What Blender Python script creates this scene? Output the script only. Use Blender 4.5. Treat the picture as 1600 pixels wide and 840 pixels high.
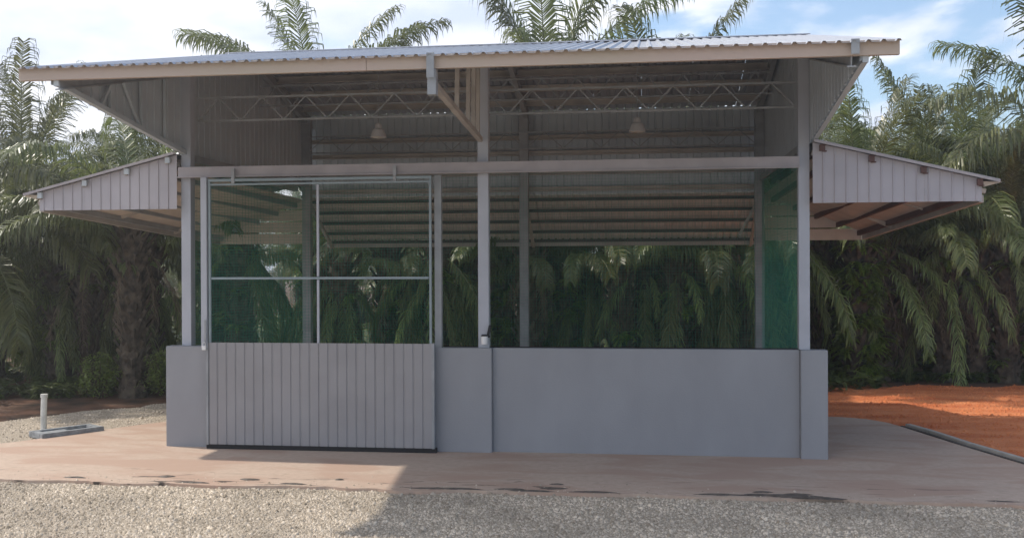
import bpy, bmesh, math, random
import numpy as np
from mathutils import Vector, Matrix, Euler, noise
random.seed(7)
R = math.radians
for o in list(bpy.data.objects):
    bpy.data.objects.remove(o)
S = bpy.context.scene
COL = S.collection

# ------------------------------------------------------------------ camera
cam_d = bpy.data.cameras.new("camera")
cam = bpy.data.objects.new("camera", cam_d)
COL.objects.link(cam)
S.camera = cam
YAW, PITCH, ROLL = 0.1317, -0.0027, -0.0041
rt = Vector((math.cos(YAW), math.sin(YAW), 0))
fh = Vector((-math.sin(YAW), math.cos(YAW), 0))
fw = fh * math.cos(PITCH) + Vector((0, 0, math.sin(PITCH)))
up = -fh * math.sin(PITCH) + Vector((0, 0, math.cos(PITCH)))
r2 = rt * math.cos(ROLL) + up * math.sin(ROLL)
u2 = -rt * math.sin(ROLL) + up * math.cos(ROLL)
M = Matrix.Identity(4)
for i in range(3):
    M[i][0], M[i][1], M[i][2] = r2[i], u2[i], -fw[i]
M.translation = Vector((1.8654, -11.5362, 2.139))
cam.matrix_world = M
cam_d.sensor_width = 36
cam_d.lens = 1577.4557 / 1600 * 36
cam_d.clip_start = 0.1
cam_d.clip_end = 3000

# ------------------------------------------------------------------ sky and sun
SUN = Vector((-0.84, 0.22, 1.0)).normalized()      # direction towards the sun
EL = math.asin(SUN.z)
ROT = math.atan2(SUN.x, SUN.y)
W = bpy.data.worlds.new("World")
S.world = W
W.use_nodes = True
nt = W.node_tree
nt.nodes.clear()
def wn(t, **k):
    n = nt.nodes.new(t)
    for a, b in k.items(): setattr(n, a, b)
    return n
wo = wn("ShaderNodeOutputWorld"); bg = wn("ShaderNodeBackground")
sky = wn("ShaderNodeTexSky", sky_type='NISHITA', sun_disc=False, sun_elevation=EL, sun_rotation=ROT,
         air_density=1.0, dust_density=0.7, ozone_density=1.0)
tc = wn("ShaderNodeTexCoord"); sep = wn("ShaderNodeSeparateXYZ")
nt.links.new(tc.outputs["Generated"], sep.inputs[0])
addz = wn("ShaderNodeMath", operation='MAXIMUM'); addz.inputs[1].default_value = 0.0
nt.links.new(sep.outputs[2], addz.inputs[0])
addz2 = wn("ShaderNodeMath", operation='ADD'); addz2.inputs[1].default_value = 0.22
nt.links.new(addz.outputs[0], addz2.inputs[0])
comb = wn("ShaderNodeCombineXYZ")
for i in (0, 1):
    dv = wn("ShaderNodeMath", operation='DIVIDE')
    nt.links.new(sep.outputs[i], dv.inputs[0]); nt.links.new(addz2.outputs[0], dv.inputs[1])
    nt.links.new(dv.outputs[0], comb.inputs[i])
cn = wn("ShaderNodeTexNoise"); cn.inputs["Scale"].default_value = 1.9; cn.inputs["Detail"].default_value = 8
cn.inputs["Roughness"].default_value = 0.52; cn.inputs["Distortion"].default_value = 0.25
nt.links.new(comb.outputs[0], cn.inputs["Vector"])
bias = wn("ShaderNodeMath", operation='MULTIPLY_ADD')     # the cloud thins out towards +X
bias.inputs[1].default_value = -0.30; nt.links.new(sep.outputs[0], bias.inputs[0])
nt.links.new(cn.outputs[0], bias.inputs[2])
ramp = wn("ShaderNodeValToRGB"); ramp.color_ramp.interpolation = 'EASE'
ramp.color_ramp.elements[0].position = 0.39; ramp.color_ramp.elements[1].position = 0.52
nt.links.new(bias.outputs[0], ramp.inputs[0])
cn2 = wn("ShaderNodeTexNoise"); cn2.inputs["Scale"].default_value = 2.2; cn2.inputs["Detail"].default_value = 6
nt.links.new(comb.outputs[0], cn2.inputs["Vector"])
ramp2 = wn("ShaderNodeValToRGB")
ramp2.color_ramp.elements[0].position = 0.36; ramp2.color_ramp.elements[1].position = 0.62
CLOUD = 1.0
ramp2.color_ramp.elements[0].color = (0.60, 0.68, 0.86, 1); ramp2.color_ramp.elements[1].color = (1.0, 1.0, 1.03, 1)
nt.links.new(cn2.outputs[0], ramp2.inputs[0])
sc = wn("ShaderNodeVectorMath", operation='SCALE'); sc.inputs["Scale"].default_value = 4.65
nt.links.new(ramp2.outputs[0], sc.inputs[0])
mx = wn("ShaderNodeMix", data_type='RGBA')
ss = wn("ShaderNodeVectorMath", operation='SCALE'); ss.inputs["Scale"].default_value = 0.68   # clear sky at strength 0.092
nt.links.new(sky.outputs[0], ss.inputs[0])
nt.links.new(ramp.outputs[0], mx.inputs[0]); nt.links.new(ss.outputs[0], mx.inputs[6]); nt.links.new(sc.outputs[0], mx.inputs[7])
nt.links.new(mx.outputs[2], bg.inputs[0])
bg.inputs[1].default_value = 0.135
nt.links.new(bg.outputs[0], wo.inputs[0])

sd = bpy.data.lights.new("sun", 'SUN'); sd.energy = 1.75; sd.angle = R(1.0); sd.color = (1.0, 0.93, 0.82)
sun = bpy.data.objects.new("sun", sd); COL.objects.link(sun)
sun.rotation_euler = SUN.to_track_quat('Z', 'Y').to_euler()
sun.location = (-8, 3, 12)
S.view_settings.view_transform = 'Standard'; S.view_settings.look = 'None'
S.view_settings.exposure = 1.08; S.view_settings.gamma = 1; S.view_settings.use_curve_mapping = False

# ------------------------------------------------------------------ materials
def mat(name, col, rough=0.6, metal=0.0, var=0.12, scale=6.0, col2=None, bump=0.0, bscale=40.0, spec=0.4,
        transl=0.0, island=False, objrand=0.0, stretch=None, detail=5, pos=(0.35, 0.65), patch=0.0):
    m = bpy.data.materials.new(name); m.use_nodes = True
    t = m.node_tree; n = t.nodes; b = n["Principled BSDF"]
    b.inputs["Roughness"].default_value = rough; b.inputs["Metallic"].default_value = metal
    b.inputs["Specular IOR Level"].default_value = spec
    co = n.new("ShaderNodeTexCoord"); no = n.new("ShaderNodeTexNoise")
    no.inputs["Scale"].default_value = scale; no.inputs["Detail"].default_value = detail
    src = co.outputs["Object"]
    if stretch:
        mp = n.new("ShaderNodeMapping"); mp.inputs["Scale"].default_value = stretch
        t.links.new(src, mp.inputs[0]); src = mp.outputs[0]
    t.links.new(src, no.inputs["Vector"])
    rp = n.new("ShaderNodeValToRGB")
    c2 = col2 if col2 else tuple(min(1, c * (1 + var)) for c in col)
    c1 = col if col2 else tuple(c * (1 - var) for c in col)
    rp.color_ramp.elements[0].position = pos[0]; rp.color_ramp.elements[1].position = pos[1]
    rp.color_ramp.elements[0].color = (*c1, 1); rp.color_ramp.elements[1].color = (*c2, 1)
    fac = no.outputs[0]
    if island:
        ge = n.new("ShaderNodeNewGeometry"); fac = ge.outputs["Random Per Island"]
        rp.color_ramp.elements[0].position = 0; rp.color_ramp.elements[1].position = 1
    t.links.new(fac, rp.inputs[0])
    out = rp.outputs[0]
    if patch:
        pn = n.new("ShaderNodeTexNoise"); pn.inputs["Scale"].default_value = 1.1; pn.inputs["Detail"].default_value = 4
        t.links.new(co.outputs["Object"], pn.inputs["Vector"]); pr = n.new("ShaderNodeMapRange"); pr.inputs[1].default_value = .35; pr.inputs[2].default_value = .65
        pr.inputs[3].default_value = 1 - patch; pr.inputs[4].default_value = 1.08; t.links.new(pn.outputs[0], pr.inputs[0])
        pv = n.new("ShaderNodeVectorMath"); pv.operation = 'SCALE'; t.links.new(out, pv.inputs[0]); t.links.new(pr.outputs[0], pv.inputs["Scale"]); out = pv.outputs[0]
    if objrand:
        oi = n.new("ShaderNodeObjectInfo"); hs = n.new("ShaderNodeHueSaturation")
        mr = n.new("ShaderNodeMapRange"); mr.inputs[3].default_value = 1 - objrand; mr.inputs[4].default_value = 1 + objrand
        mr2 = n.new("ShaderNodeMapRange"); mr2.inputs[3].default_value = 0.5 - objrand * 0.07; mr2.inputs[4].default_value = 0.5 + objrand * 0.05
        t.links.new(oi.outputs["Random"], mr.inputs[0]); t.links.new(oi.outputs["Random"], mr2.inputs[0])
        t.links.new(mr.outputs[0], hs.inputs["Value"]); t.links.new(mr2.outputs[0], hs.inputs["Hue"])
        t.links.new(out, hs.inputs["Color"]); out = hs.outputs[0]
    t.links.new(out, b.inputs["Base Color"])
    if bump:
        bn = n.new("ShaderNodeTexNoise"); bn.inputs["Scale"].default_value = bscale; bn.inputs["Detail"].default_value = 6
        t.links.new(co.outputs["Object"], bn.inputs["Vector"])
        bp = n.new("ShaderNodeBump"); bp.inputs["Strength"].default_value = bump; bp.inputs["Distance"].default_value = 0.02
        t.links.new(bn.outputs[0], bp.inputs["Height"]); t.links.new(bp.outputs[0], b.inputs["Normal"])
    if transl:
        tr = n.new("ShaderNodeBsdfTranslucent"); ms = n.new("ShaderNodeMixShader"); ms.inputs[0].default_value = transl
        t.links.new(out, tr.inputs[0]); t.links.new(b.outputs[0], ms.inputs[1]); t.links.new(tr.outputs[0], ms.inputs[2])
        t.links.new(ms.outputs[0], n["Material Output"].inputs[0])
    return m

def concrete_mat(name):
    """poured slab: grey-buff with pinkish dried mud film, darker damp smears near the front edge"""
    m = bpy.data.materials.new(name); m.use_nodes = True
    t = m.node_tree; n = t.nodes; b = n["Principled BSDF"]; L = t.links.new
    b.inputs["Roughness"].default_value = 0.85; b.inputs["Specular IOR Level"].default_value = 0.25
    co = n.new("ShaderNodeTexCoord")
    def noise(scale, det=6, stretch=(1, 1, 1), dist=0.0):
        mp = n.new("ShaderNodeMapping"); mp.inputs["Scale"].default_value = stretch
        q = n.new("ShaderNodeTexNoise"); q.inputs["Scale"].default_value = scale; q.inputs["Detail"].default_value = det
        q.inputs["Distortion"].default_value = dist
        L(co.outputs["Object"], mp.inputs[0]); L(mp.outputs[0], q.inputs["Vector"]); return q.outputs[0]
    def rampf(f, a, c):
        r = n.new("ShaderNodeMapRange"); r.interpolation_type = 'SMOOTHSTEP'; r.inputs[1].default_value = a; r.inputs[2].default_value = c
        L(f, r.inputs[0]); return r.outputs[0]
    def mix(f, a, c):
        x = n.new("ShaderNodeMix"); x.data_type = 'RGBA'
        for s, v in ((0, f), (6, a), (7, c)):
            if isinstance(v, tuple): x.inputs[s].default_value = (*v, 1)
            elif isinstance(v, float): x.inputs[s].default_value = v
            else: L(v, x.inputs[s])
        return x.outputs[2]
    base = mix(rampf(noise(14), .3, .7), (0.49, 0.375, 0.295), (0.55, 0.425, 0.34))
    mud = rampf(noise(0.9, 5, (1, 2.6, 1), 0.6), 0.42, 0.62)
    c = mix(mud, base, (0.47, 0.33, 0.255))
    st = rampf(noise(2.6, 7, (0.7, 3.2, 1), 1.2), 0.60, 0.68)
    # damp smears gather along the front edge
    sp = n.new("ShaderNodeSeparateXYZ"); L(co.outputs["Object"], sp.inputs[0])
    ed = n.new("ShaderNodeMapRange"); ed.inputs[1].default_value = -1.15; ed.inputs[2].default_value = -1.95
    L(sp.outputs[1], ed.inputs[0])
    ml = n.new("ShaderNodeMath"); ml.operation = 'MULTIPLY'; L(st, ml.inputs[0]); L(ed.outputs[0], ml.inputs[1])
    c = mix(ml.outputs[0], c, (0.085, 0.07, 0.06))
    fine = rampf(noise(70, 3), .35, .7)
    c = mix(fine, c, c)
    L(c, b.inputs["Base Color"])
    bp = n.new("ShaderNodeBump"); bp.inputs["Strength"].default_value = 0.25; bp.inputs["Distance"].default_value = 0.01
    L(noise(45, 8), bp.inputs["Height"]); L(bp.outputs[0], b.inputs["Normal"])
    return m

WALLP = mat("grey_wall_paint", (0.305, 0.312, 0.333), 0.7, var=0.045, scale=2.2, stretch=(1, 1, .45), bump=0.12, bscale=60, spec=0.3)
POSTP = mat("light_grey_post_paint", (0.43, 0.45, 0.50), 0.55, var=0.05, scale=3, bump=0.03)
BEAMP = mat("light_grey_beam_paint", (0.36, 0.33, 0.34), 0.55, var=0.08, scale=5)
STEELP = mat("painted_steel_truss", (0.31, 0.325, 0.34), 0.6, var=0.12, scale=5)
FASC = mat("tan_fascia", (0.49, 0.385, 0.33), 0.6, var=0.0, scale=0.35, col2=(0.44, 0.385, 0.29))
PURL = mat("bare_purlin", (0.42, 0.385, 0.35), 0.5, var=0.15, scale=3)
ROOFM = mat("coated_metal_roofing", (0.40, 0.415, 0.46), 0.34, metal=0.35, var=0.06, scale=2.5, spec=0.5)
CLAD = mat("ribbed_grey_cladding", (0.47, 0.52, 0.56), 0.5, var=0.06, scale=2.5, spec=0.4)
WINGC = mat("pale_ribbed_wing_cladding", (0.42, 0.40, 0.43), 0.5, var=0.05, scale=2.5)
GATEC = mat("ribbed_gate_cladding", (0.30, 0.295, 0.305), 0.5, var=0.05, scale=2.5)
GATEF = mat("gate_frame_paint", (0.25, 0.31, 0.335), 0.45, var=0.08, scale=5)
SHEETU = mat("sheet_with_ground_bounce", (0.66, 0.62, 0.58), 0.5, var=0.08, scale=3)  # paled to carry light bounced up from the ground
DKST = mat("purlin_shadow_lines", (0.10, 0.095, 0.09), 0.6, var=0.15, scale=4)  # near-black colour stands for the thin shadows between the sheet bands
DARK = mat("dark_rubbery_gap", (0.02, 0.02, 0.022), 0.8, var=0.1)
UNDER = mat("unpainted_sheet_underside", (0.56, 0.49, 0.43), 0.55, var=0.1, scale=3)
RED = mat("purlin_brown_soil_bounce", (0.11, 0.06, 0.052), 0.7, var=0.15, scale=5)  # dark brown, reddened to carry light bounced off the red soil
MESHG = mat("green_coated_wire", (0.022, 0.27, 0.185), 0.45, var=0.1, scale=3, transl=0.25)
WHITE = mat("white_plastic", (0.75, 0.75, 0.75), 0.35, var=0.04)
PVC = mat("weathered_white_pipe", (0.62, 0.62, 0.58), 0.5, var=0.15, scale=9)
ALU = mat("spun_aluminium", (0.74, 0.74, 0.74), 0.35, metal=0.25, var=0.06)
LENS = mat("opal_lamp_glass", (0.7, 0.68, 0.64), 0.3, var=0.04)
BLOCK = mat("grey_concrete_block", (0.27, 0.28, 0.29), 0.9, var=0.2, scale=12, bump=0.3)
CONC = concrete_mat("poured_concrete")
KERB = mat("kerb_concrete", (0.44, 0.41, 0.37), 0.9, var=0.12, scale=5, bump=0.2)
DRAIN = mat("dark_kerb_strip", (0.10, 0.09, 0.08), 0.8, var=0.2, scale=6)
GRAV = mat("gravel_bed", (0.30, 0.25, 0.19), 0.95, scale=55, col2=(0.52, 0.44, 0.35), bump=0.8, bscale=70)
STONE = mat("crushed_stone", (0.32, 0.26, 0.19), 0.9, col2=(0.78, 0.67, 0.54), island=True, patch=0.3)
SOIL = mat("forest_soil", (0.05, 0.032, 0.02), 0.95, scale=1.6, col2=(0.20, 0.10, 0.058), bump=0.6, bscale=12)
LATER = mat("red_laterite", (0.50, 0.135, 0.045), 0.95, scale=1.3, col2=(0.66, 0.24, 0.095), bump=0.7, bscale=9, stretch=(0.6, 1.8, 1))
MUD = mat("wet_mud", (0.11, 0.09, 0.075), 0.6, var=0.3, scale=14, bump=0.5)
LEAFA = mat("palm_leaflet_green", (0.085, 0.112, 0.032), 0.34, island=True, col2=(0.20, 0.22, 0.075), transl=0.42, objrand=0.3, spec=0.6)
LEAFO = mat("old_palm_leaflet", (0.09, 0.13, 0.038), 0.35, island=True, col2=(0.30, 0.36, 0.12), transl=0.45, objrand=0.35, spec=0.6)
LEAFD = mat("dead_palm_leaflet", (0.10, 0.075, 0.05), 0.8, island=True, col2=(0.26, 0.205, 0.145), transl=0.2, objrand=0.3)
RACH = mat("palm_rachis", (0.14, 0.15, 0.06), 0.55, var=0.2, scale=4)
RACHD = mat("dead_palm_rachis", (0.17, 0.12, 0.075), 0.8, var=0.2, scale=4)
TRUNKM = mat("palm_trunk_bark", (0.045, 0.036, 0.028), 0.95, scale=8, col2=(0.15, 0.118, 0.085), bump=0.8, bscale=18)
FERNM = mat("fern_leaf", (0.12, 0.20, 0.03), 0.4, island=True, col2=(0.30, 0.38, 0.08), transl=0.45, objrand=0.25)
BUSHM = mat("bush_leaf", (0.12, 0.18, 0.035), 0.5, island=True, col2=(0.26, 0.32, 0.08), transl=0.35)

# ------------------------------------------------------------------ mesh helpers
class MB:
    def __init__(s): s.v = []; s.f = []; s.m = []; s.mi = 0
    def add(s, vs, fs):
        k = len(s.v); s.v += [tuple(v) for v in vs]; s.f += [tuple(i + k for i in f) for f in fs]; s.m += [s.mi] * len(fs)
    def box(s, x0, x1, y0, y1, z0, z1):
        s.add([(x0,y0,z0),(x1,y0,z0),(x1,y1,z0),(x0,y1,z0),(x0,y0,z1),(x1,y0,z1),(x1,y1,z1),(x0,y1,z1)],
              [(0,3,2,1),(4,5,6,7),(0,1,5,4),(1,2,6,5),(2,3,7,6),(3,0,4,7)])
    def bar(s, a, b, w, h=None, upv=(0, 0, 1)):
        a, b = Vector(a), Vector(b); h = h or w; d = (b - a).normalized(); u = Vector(upv)
        if abs(d.dot(u)) > .99: u = Vector((0, 1, 0))
        x = d.cross(u).normalized() * w / 2; y = x.cross(d).normalized() * h / 2
        s.add([p + i * x + j * y for p in (a, b) for i, j in ((-1,-1),(1,-1),(1,1),(-1,1))],
              [(0,1,2,3),(7,6,5,4),(0,4,5,1),(1,5,6,2),(2,6,7,3),(3,7,4,0)])
    def tube(s, pts, rad, n=10, caps=True):
        pts = [Vector(p) for p in pts]; rad = rad if isinstance(rad, (list, tuple)) else [rad] * len(pts); vs = []
        for i, p in enumerate(pts):
            d = (pts[min(i + 1, len(pts) - 1)] - pts[max(i - 1, 0)]).normalized()
            u = Vector((0, 0, 1)) if abs(d.z) < .95 else Vector((0, 1, 0))
            x = d.cross(u).normalized(); y = x.cross(d)
            vs += [p + (x * math.cos(2*math.pi*k/n) + y * math.sin(2*math.pi*k/n)) * rad[i] for k in range(n)]
        fs = [(i*n+k, i*n+(k+1)%n, (i+1)*n+(k+1)%n, (i+1)*n+k) for i in range(len(pts)-1) for k in range(n)]
        if caps: fs += [tuple(range(n))[::-1], tuple((len(pts)-1)*n + k for k in range(n))]
        s.add(vs, fs)
    def channel(s, a, b, w, h, t=0.012, side=1, upv=(0, 0, 1)):
        """C-section purlin from a to b: web height h, flange width w"""
        a, b = Vector(a), Vector(b); d = (b - a).normalized(); x = d.cross(Vector(upv)).normalized() * side; y = Vector(upv) - d * d.dot(Vector(upv)); y.normalize()
        prof = [(0,-h/2),(w,-h/2),(w,-h/2+t),(t,-h/2+t),(t,h/2-t),(w,h/2-t),(w,h/2),(0,h/2)]
        vs = [p + x * i + y * j for p in (a, b) for i, j in prof]; n = len(prof)
        s.add(vs, [(k, (k+1) % n, n + (k+1) % n, n + k) for k in range(n)] + [(0,1,2,3),(0,3,4,7),(4,5,6,7),(8,11,10,9),(8,15,12,11),(12,15,14,13)])
    def mesh(s, name, mats):
        me = bpy.data.meshes.new(name); me.from_pydata(s.v, [], s.f)
        for m in (mats if isinstance(mats, (list, tuple)) else [mats]): me.materials.append(m)
        me.polygons.foreach_set("material_index", s.m); me.update(); return me
    def build(s, name, mats, parent=None, bevel=0):
        me = s.mesh(name, mats)
        if bevel or True:
            bm = bmesh.new(); bm.from_mesh(me); bmesh.ops.recalc_face_normals(bm, faces=bm.faces)
            if bevel: bmesh.ops.bevel(bm, geom=[e for e in bm.edges], offset=bevel, segments=2, affect='EDGES')
            bm.to_mesh(me); bm.free()
        return link(name, me, parent)
def link(name, me, parent=None, loc=None, rot=None):
    o = bpy.data.objects.new(name, me); COL.objects.link(o)
    if parent: o.parent = parent
    if loc is not None: o.location = loc
    if rot is not None: o.rotation_euler = rot
    return o
def tag(o, label, cat, group=None, kind=None):
    o['label'] = label
    if cat: o['category'] = cat
    if group: o['group'] = group
    if kind: o['kind'] = kind
    return o
def empty(name, loc=(0, 0, 0)):
    o = bpy.data.objects.new(name, None); COL.objects.link(o); o.location = loc; o.empty_display_size = .3; return o
def boxpart(name, b, m, parent, bevel=0.004):
    q = MB(); q.box(*b); return q.build(name, m, parent, bevel)

def ribbed(name, m, parent, O, U, V, u0, u1, lo, hi, pitch, h=0.018, rib=0.28, t=0.0016, phase=0.0):
    """profiled metal sheet: runs u0..u1 along U, from lo(u) to hi(u) along V, ribs stand up along U x V"""
    O, U, V = Vector(O), Vector(U).normalized(), Vector(V).normalized(); N = U.cross(V).normalized()
    us = [(u0, 0.0 if True else 0)]
    k0 = math.floor((u0 - phase) / pitch) - 1; pr = []
    for k in range(k0, math.ceil((u1 - phase) / pitch) + 2):
        b = phase + k * pitch
        pr += [(b, 0), (b + pitch * (1 - rib) , 0), (b + pitch * (1 - rib * .72), h), (b + pitch * (1 - rib * .28), h)]
    pr.sort()
    def prof(u):
        for (a, x), (b, y) in zip(pr, pr[1:]):
            if a <= u <= b: return x + (y - x) * (u - a) / max(1e-9, b - a)
        return 0
    us = [(u0, prof(u0))] + [q for q in pr if u0 + 1e-5 < q[0] < u1 - 1e-5] + [(u1, prof(u1))]
    q = MB(); vs = []
    for u, z in us:
        for dz in (0, -t):
            vs.append(O + U * u + V * lo(u) + N * (z + dz)); vs.append(O + U * u + V * hi(u) + N * (z + dz))
    fs = []
    for i in range(len(us) - 1):
        a = 4 * i; b = a + 4
        fs += [(a, b, b+1, a+1), (a+2, a+3, b+3, b+2), (a, a+2, b+2, b), (a+1, b+1, b+3, a+3)]
    e = 4 * (len(us) - 1); fs += [(0, 1, 3, 2), (e, e+2, e+3, e+1)]
    q.add(vs, fs); return q.build(name, m, parent)

def wires(name, parent, O, U, V, u0, u1, v0, v1, pitch=0.036, r=0.0008):
    """square welded mesh of green wire"""
    O, U, V = Vector(O), Vector(U), Vector(V); N = U.cross(V); q = MB()
    nu = int((u1 - u0) / pitch); nv = int((v1 - v0) / pitch)
    def wire(a, b, x, off):
        q.add([a + x*r + N*off, a - x*r + N*off, a + N*(off + 2*r), b + x*r + N*off, b - x*r + N*off, b + N*(off + 2*r)],
              [(0,1,4,3), (1,2,5,4), (2,0,3,5)])
    for i in range(nu + 1):
        u = u0 + (u1 - u0) * i / nu; wire(O + U*u + V*v0, O + U*u + V*v1, U, 0)
    for i in range(nv + 1):
        v = v0 + (v1 - v0) * i / nv; wire(O + U*u0 + V*v, O + U*u1 + V*v, V, 2*r)
    return q.build(name, MESHG, parent)

# ------------------------------------------------------------------ ground
def sheet(name, pts, z, m, thick=0.0, parent=None):
    from mathutils.geometry import tessellate_polygon
    bm = bmesh.new(); vs = [bm.verts.new((x, y, z)) for x, y in pts]
    for tri in tessellate_polygon([[Vector((x, y, 0)) for x, y in pts]]):
        try: bm.faces.new([vs[i] for i in tri])
        except ValueError: pass
    bm.normal_update()
    for f in bm.faces:
        if f.normal.z < 0: f.normal_flip()
    if thick:
        r = bmesh.ops.extrude_face_region(bm, geom=list(bm.faces)); vv = [g for g in r['geom'] if isinstance(g, bmesh.types.BMVert)]
        bmesh.ops.translate(bm, verts=vv, vec=(0, 0, -thick))
        bmesh.ops.recalc_face_normals(bm, faces=bm.faces)
    me = bpy.data.meshes.new(name); bm.to_mesh(me); bm.free(); me.materials.append(m)
    o = link(name, me, parent); return o
def rag(a, b, n, amp, seed=0.0):
    out = []
    for i in range(n):
        t = i / n; x = a[0] + (b[0]-a[0])*t; y = a[1] + (b[1]-a[1])*t
        d = Vector((-(b[1]-a[1]), b[0]-a[0])).normalized() * amp * (0 if i == 0 else noise.fractal(Vector((x*1.3+seed, y*1.3, seed)), 1, 2, 4) * 1.6)
        out.append((x + d.x, y + d.y))
    return out
g = sheet("ground", [(-260,-60),(260,-60),(260,420),(-260,420)], -0.075, SOIL); g['kind'] = 'structure'
lat = rag((4.0,-30),(40,-30),2,0) + rag((40,-30),(40,7.6),2,0) + rag((40,7.6),(4.4,7.6),60,.5,3) + rag((4.4,7.6),(2.0,5),6,.2) + [(2.0,3.0),(4.0,3.0)]
g = sheet("red_soil", lat, -0.055, LATER); g['kind'] = 'structure'
gy = rag((-40,-40),(40,-40),2,0) + [(40,-40)] + rag((40,-2.2),(6.4,-2.0),30,.12,5) + [(6.4,-1.7),(-5.6,-1.7),(-5.6,-.2),(-4.5,1.7),(-3.9,3.0)] + rag((-3.9,5.6),(-5.8,3.73),8,.15,2) + rag((-5.8,3.73),(-7.2,1.68),16,.2,8) + rag((-7.2,1.68),(-13,-5),20,.3,9) + [(-40,-20)]
g = sheet("gravel_yard", gy, -0.03, GRAV); g['kind'] = 'structure'
ap = rag((-12,-2.3),(-5,-2.04),30,.07,1) + rag((-5,-2.04),(6.47,-2.06),150,.075,2) + [(6.47,-2.06),(5.87,-.12),(5.55,1.01),(5.2,2.42),(5.1,2.72),(4.9,3.0),(4.6,3.16),(4.3,3.2),(4.3,4.8),(-4.3,4.8),(-4.3,2.5),(-4.78,1.76),(-5.32,.93),(-5.84,0.02),(-6.2,-.35),(-7.4,-.95),(-12,-1.6)]
g = sheet("concrete_apron", ap, 0.0, CONC, 0.12); g['kind'] = 'structure'

# kerb down the right side of the apron: a raised strip and a solid dark bar for the slot in front of it
ks = [(5.24,2.42),(5.40,1.9),(5.60,1.0),(5.92,-.12),(6.20,-1.05),(6.50,-2.0)]
kerb = empty("kerb"); kerb['kind'] = 'structure'
for (a, b) in zip(ks, ks[1:]):
    q = MB(); q.bar((a[0]+.06, a[1]-.004, -.02), (b[0]+.06, b[1]+.004, -.02), .075, .11); q.build("kerb_stone", KERB, kerb, 0.008)
q = MB()
for (a, b) in zip(ks, ks[1:]): q.bar((a[0]-.015, a[1], -.03), (b[0]-.015, b[1], -.03), .036, .072)
q.build("drain_slot", DRAIN, kerb)

# crushed stone lying on the gravel bed
def in_poly(x, y, poly):
    c = np.zeros(len(x), bool); j = len(poly) - 1
    for i in range(len(poly)):
        (xi, yi), (xj, yj) = poly[i], poly[j]
        if yi != yj: c ^= ((yi > y) != (yj > y)) & (x < (xj - xi) * (y - yi) / (yj - yi) + xi)
        j = i
    return c
def stones(name, n, box, seed, smin, smax, label, keep=None, m=STONE, z=-0.03):
    rg = np.random.default_rng(seed); x = rg.uniform(box[0], box[1], n); y = rg.uniform(box[2], box[3], n)
    ok = keep(x, y); x, y = x[ok], y[ok]; n = len(x)
    base = np.array([(1,0,0),(-.5,.87,0),(-.5,-.87,0),(.35,.2,.8),(-.4,.1,.7),(0,-.4,.75)])
    fc = np.array([(0,1,3),(1,4,3),(1,2,4),(2,5,4),(2,0,5),(0,3,5),(3,4,5)])
    s = rg.uniform(smin, smax, n) * rg.choice([.6, 1, 1.3, 2.0], n, p=[.37, .40, .19, .04])
    V = base[None] * rg.uniform(.65, 1.3, (n, 6, 3)); a = rg.uniform(0, 6.28, n)
    X = (V[...,0]*np.cos(a)[:,None] - V[...,1]*np.sin(a)[:,None]) * s[:,None] + x[:,None]
    Y = (V[...,0]*np.sin(a)[:,None] + V[...,1]*np.cos(a)[:,None]) * s[:,None] + y[:,None]
    Z = V[...,2] * s[:,None] * .9 + z - .002
    P = np.stack([X, Y, Z], -1).reshape(-1, 3).astype(np.float32); F = (fc[None] + (np.arange(n)*6)[:,None,None]).reshape(-1).astype(np.int32)
    me = bpy.data.meshes.new(name); me.vertices.add(len(P)); me.vertices.foreach_set("co", P.ravel())
    nf = n * len(fc); me.loops.add(nf * 3); me.loops.foreach_set("vertex_index", F); me.polygons.add(nf)
    me.polygons.foreach_set("loop_start", np.arange(0, nf*3, 3, dtype=np.int32)); me.polygons.foreach_set("loop_total", np.full(nf, 3, dtype=np.int32))
    me.update(calc_edges=True); me.materials.append(m); o = link(name, me); tag(o, label, None, kind='stuff'); return o
stones("gravel", 115000, (-6.2, 7.2, -4.6, -1.95), 1, .0075, .0155, "loose pale crushed stone spread in front of the concrete apron",
       lambda x, y: ~in_poly(x, y, ap))
stones("gravel", 36000, (-11, -3.9, -3.5, 4.6), 2, .008, .016, "loose stone strip beside the left edge of the concrete apron",
       lambda x, y: in_poly(x, y, gy) & ~in_poly(x, y, ap) & (y > -1.9))
stones("soil_clods", 26000, (4.3, 12, -2.5, 8.4), 3, .008, .024, "small red earth clods scattered over the red soil",
       lambda x, y: in_poly(x, y, lat) & ~in_poly(x, y, ap) & ~in_poly(x, y, gy), m=LATER, z=-.055)
# stray grit on the slab near its edge
stones("gravel", 2600, (-6.5, 6.4, -2.05, -1.45), 4, .004, .011, "stray grit scattered on the slab edge",
       lambda x, y: in_poly(x, y, ap) & (np.random.default_rng(5).random(len(x)) < np.clip((-1.45 - y) / .6, 0, 1) ** 2), z=0.0)

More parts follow.
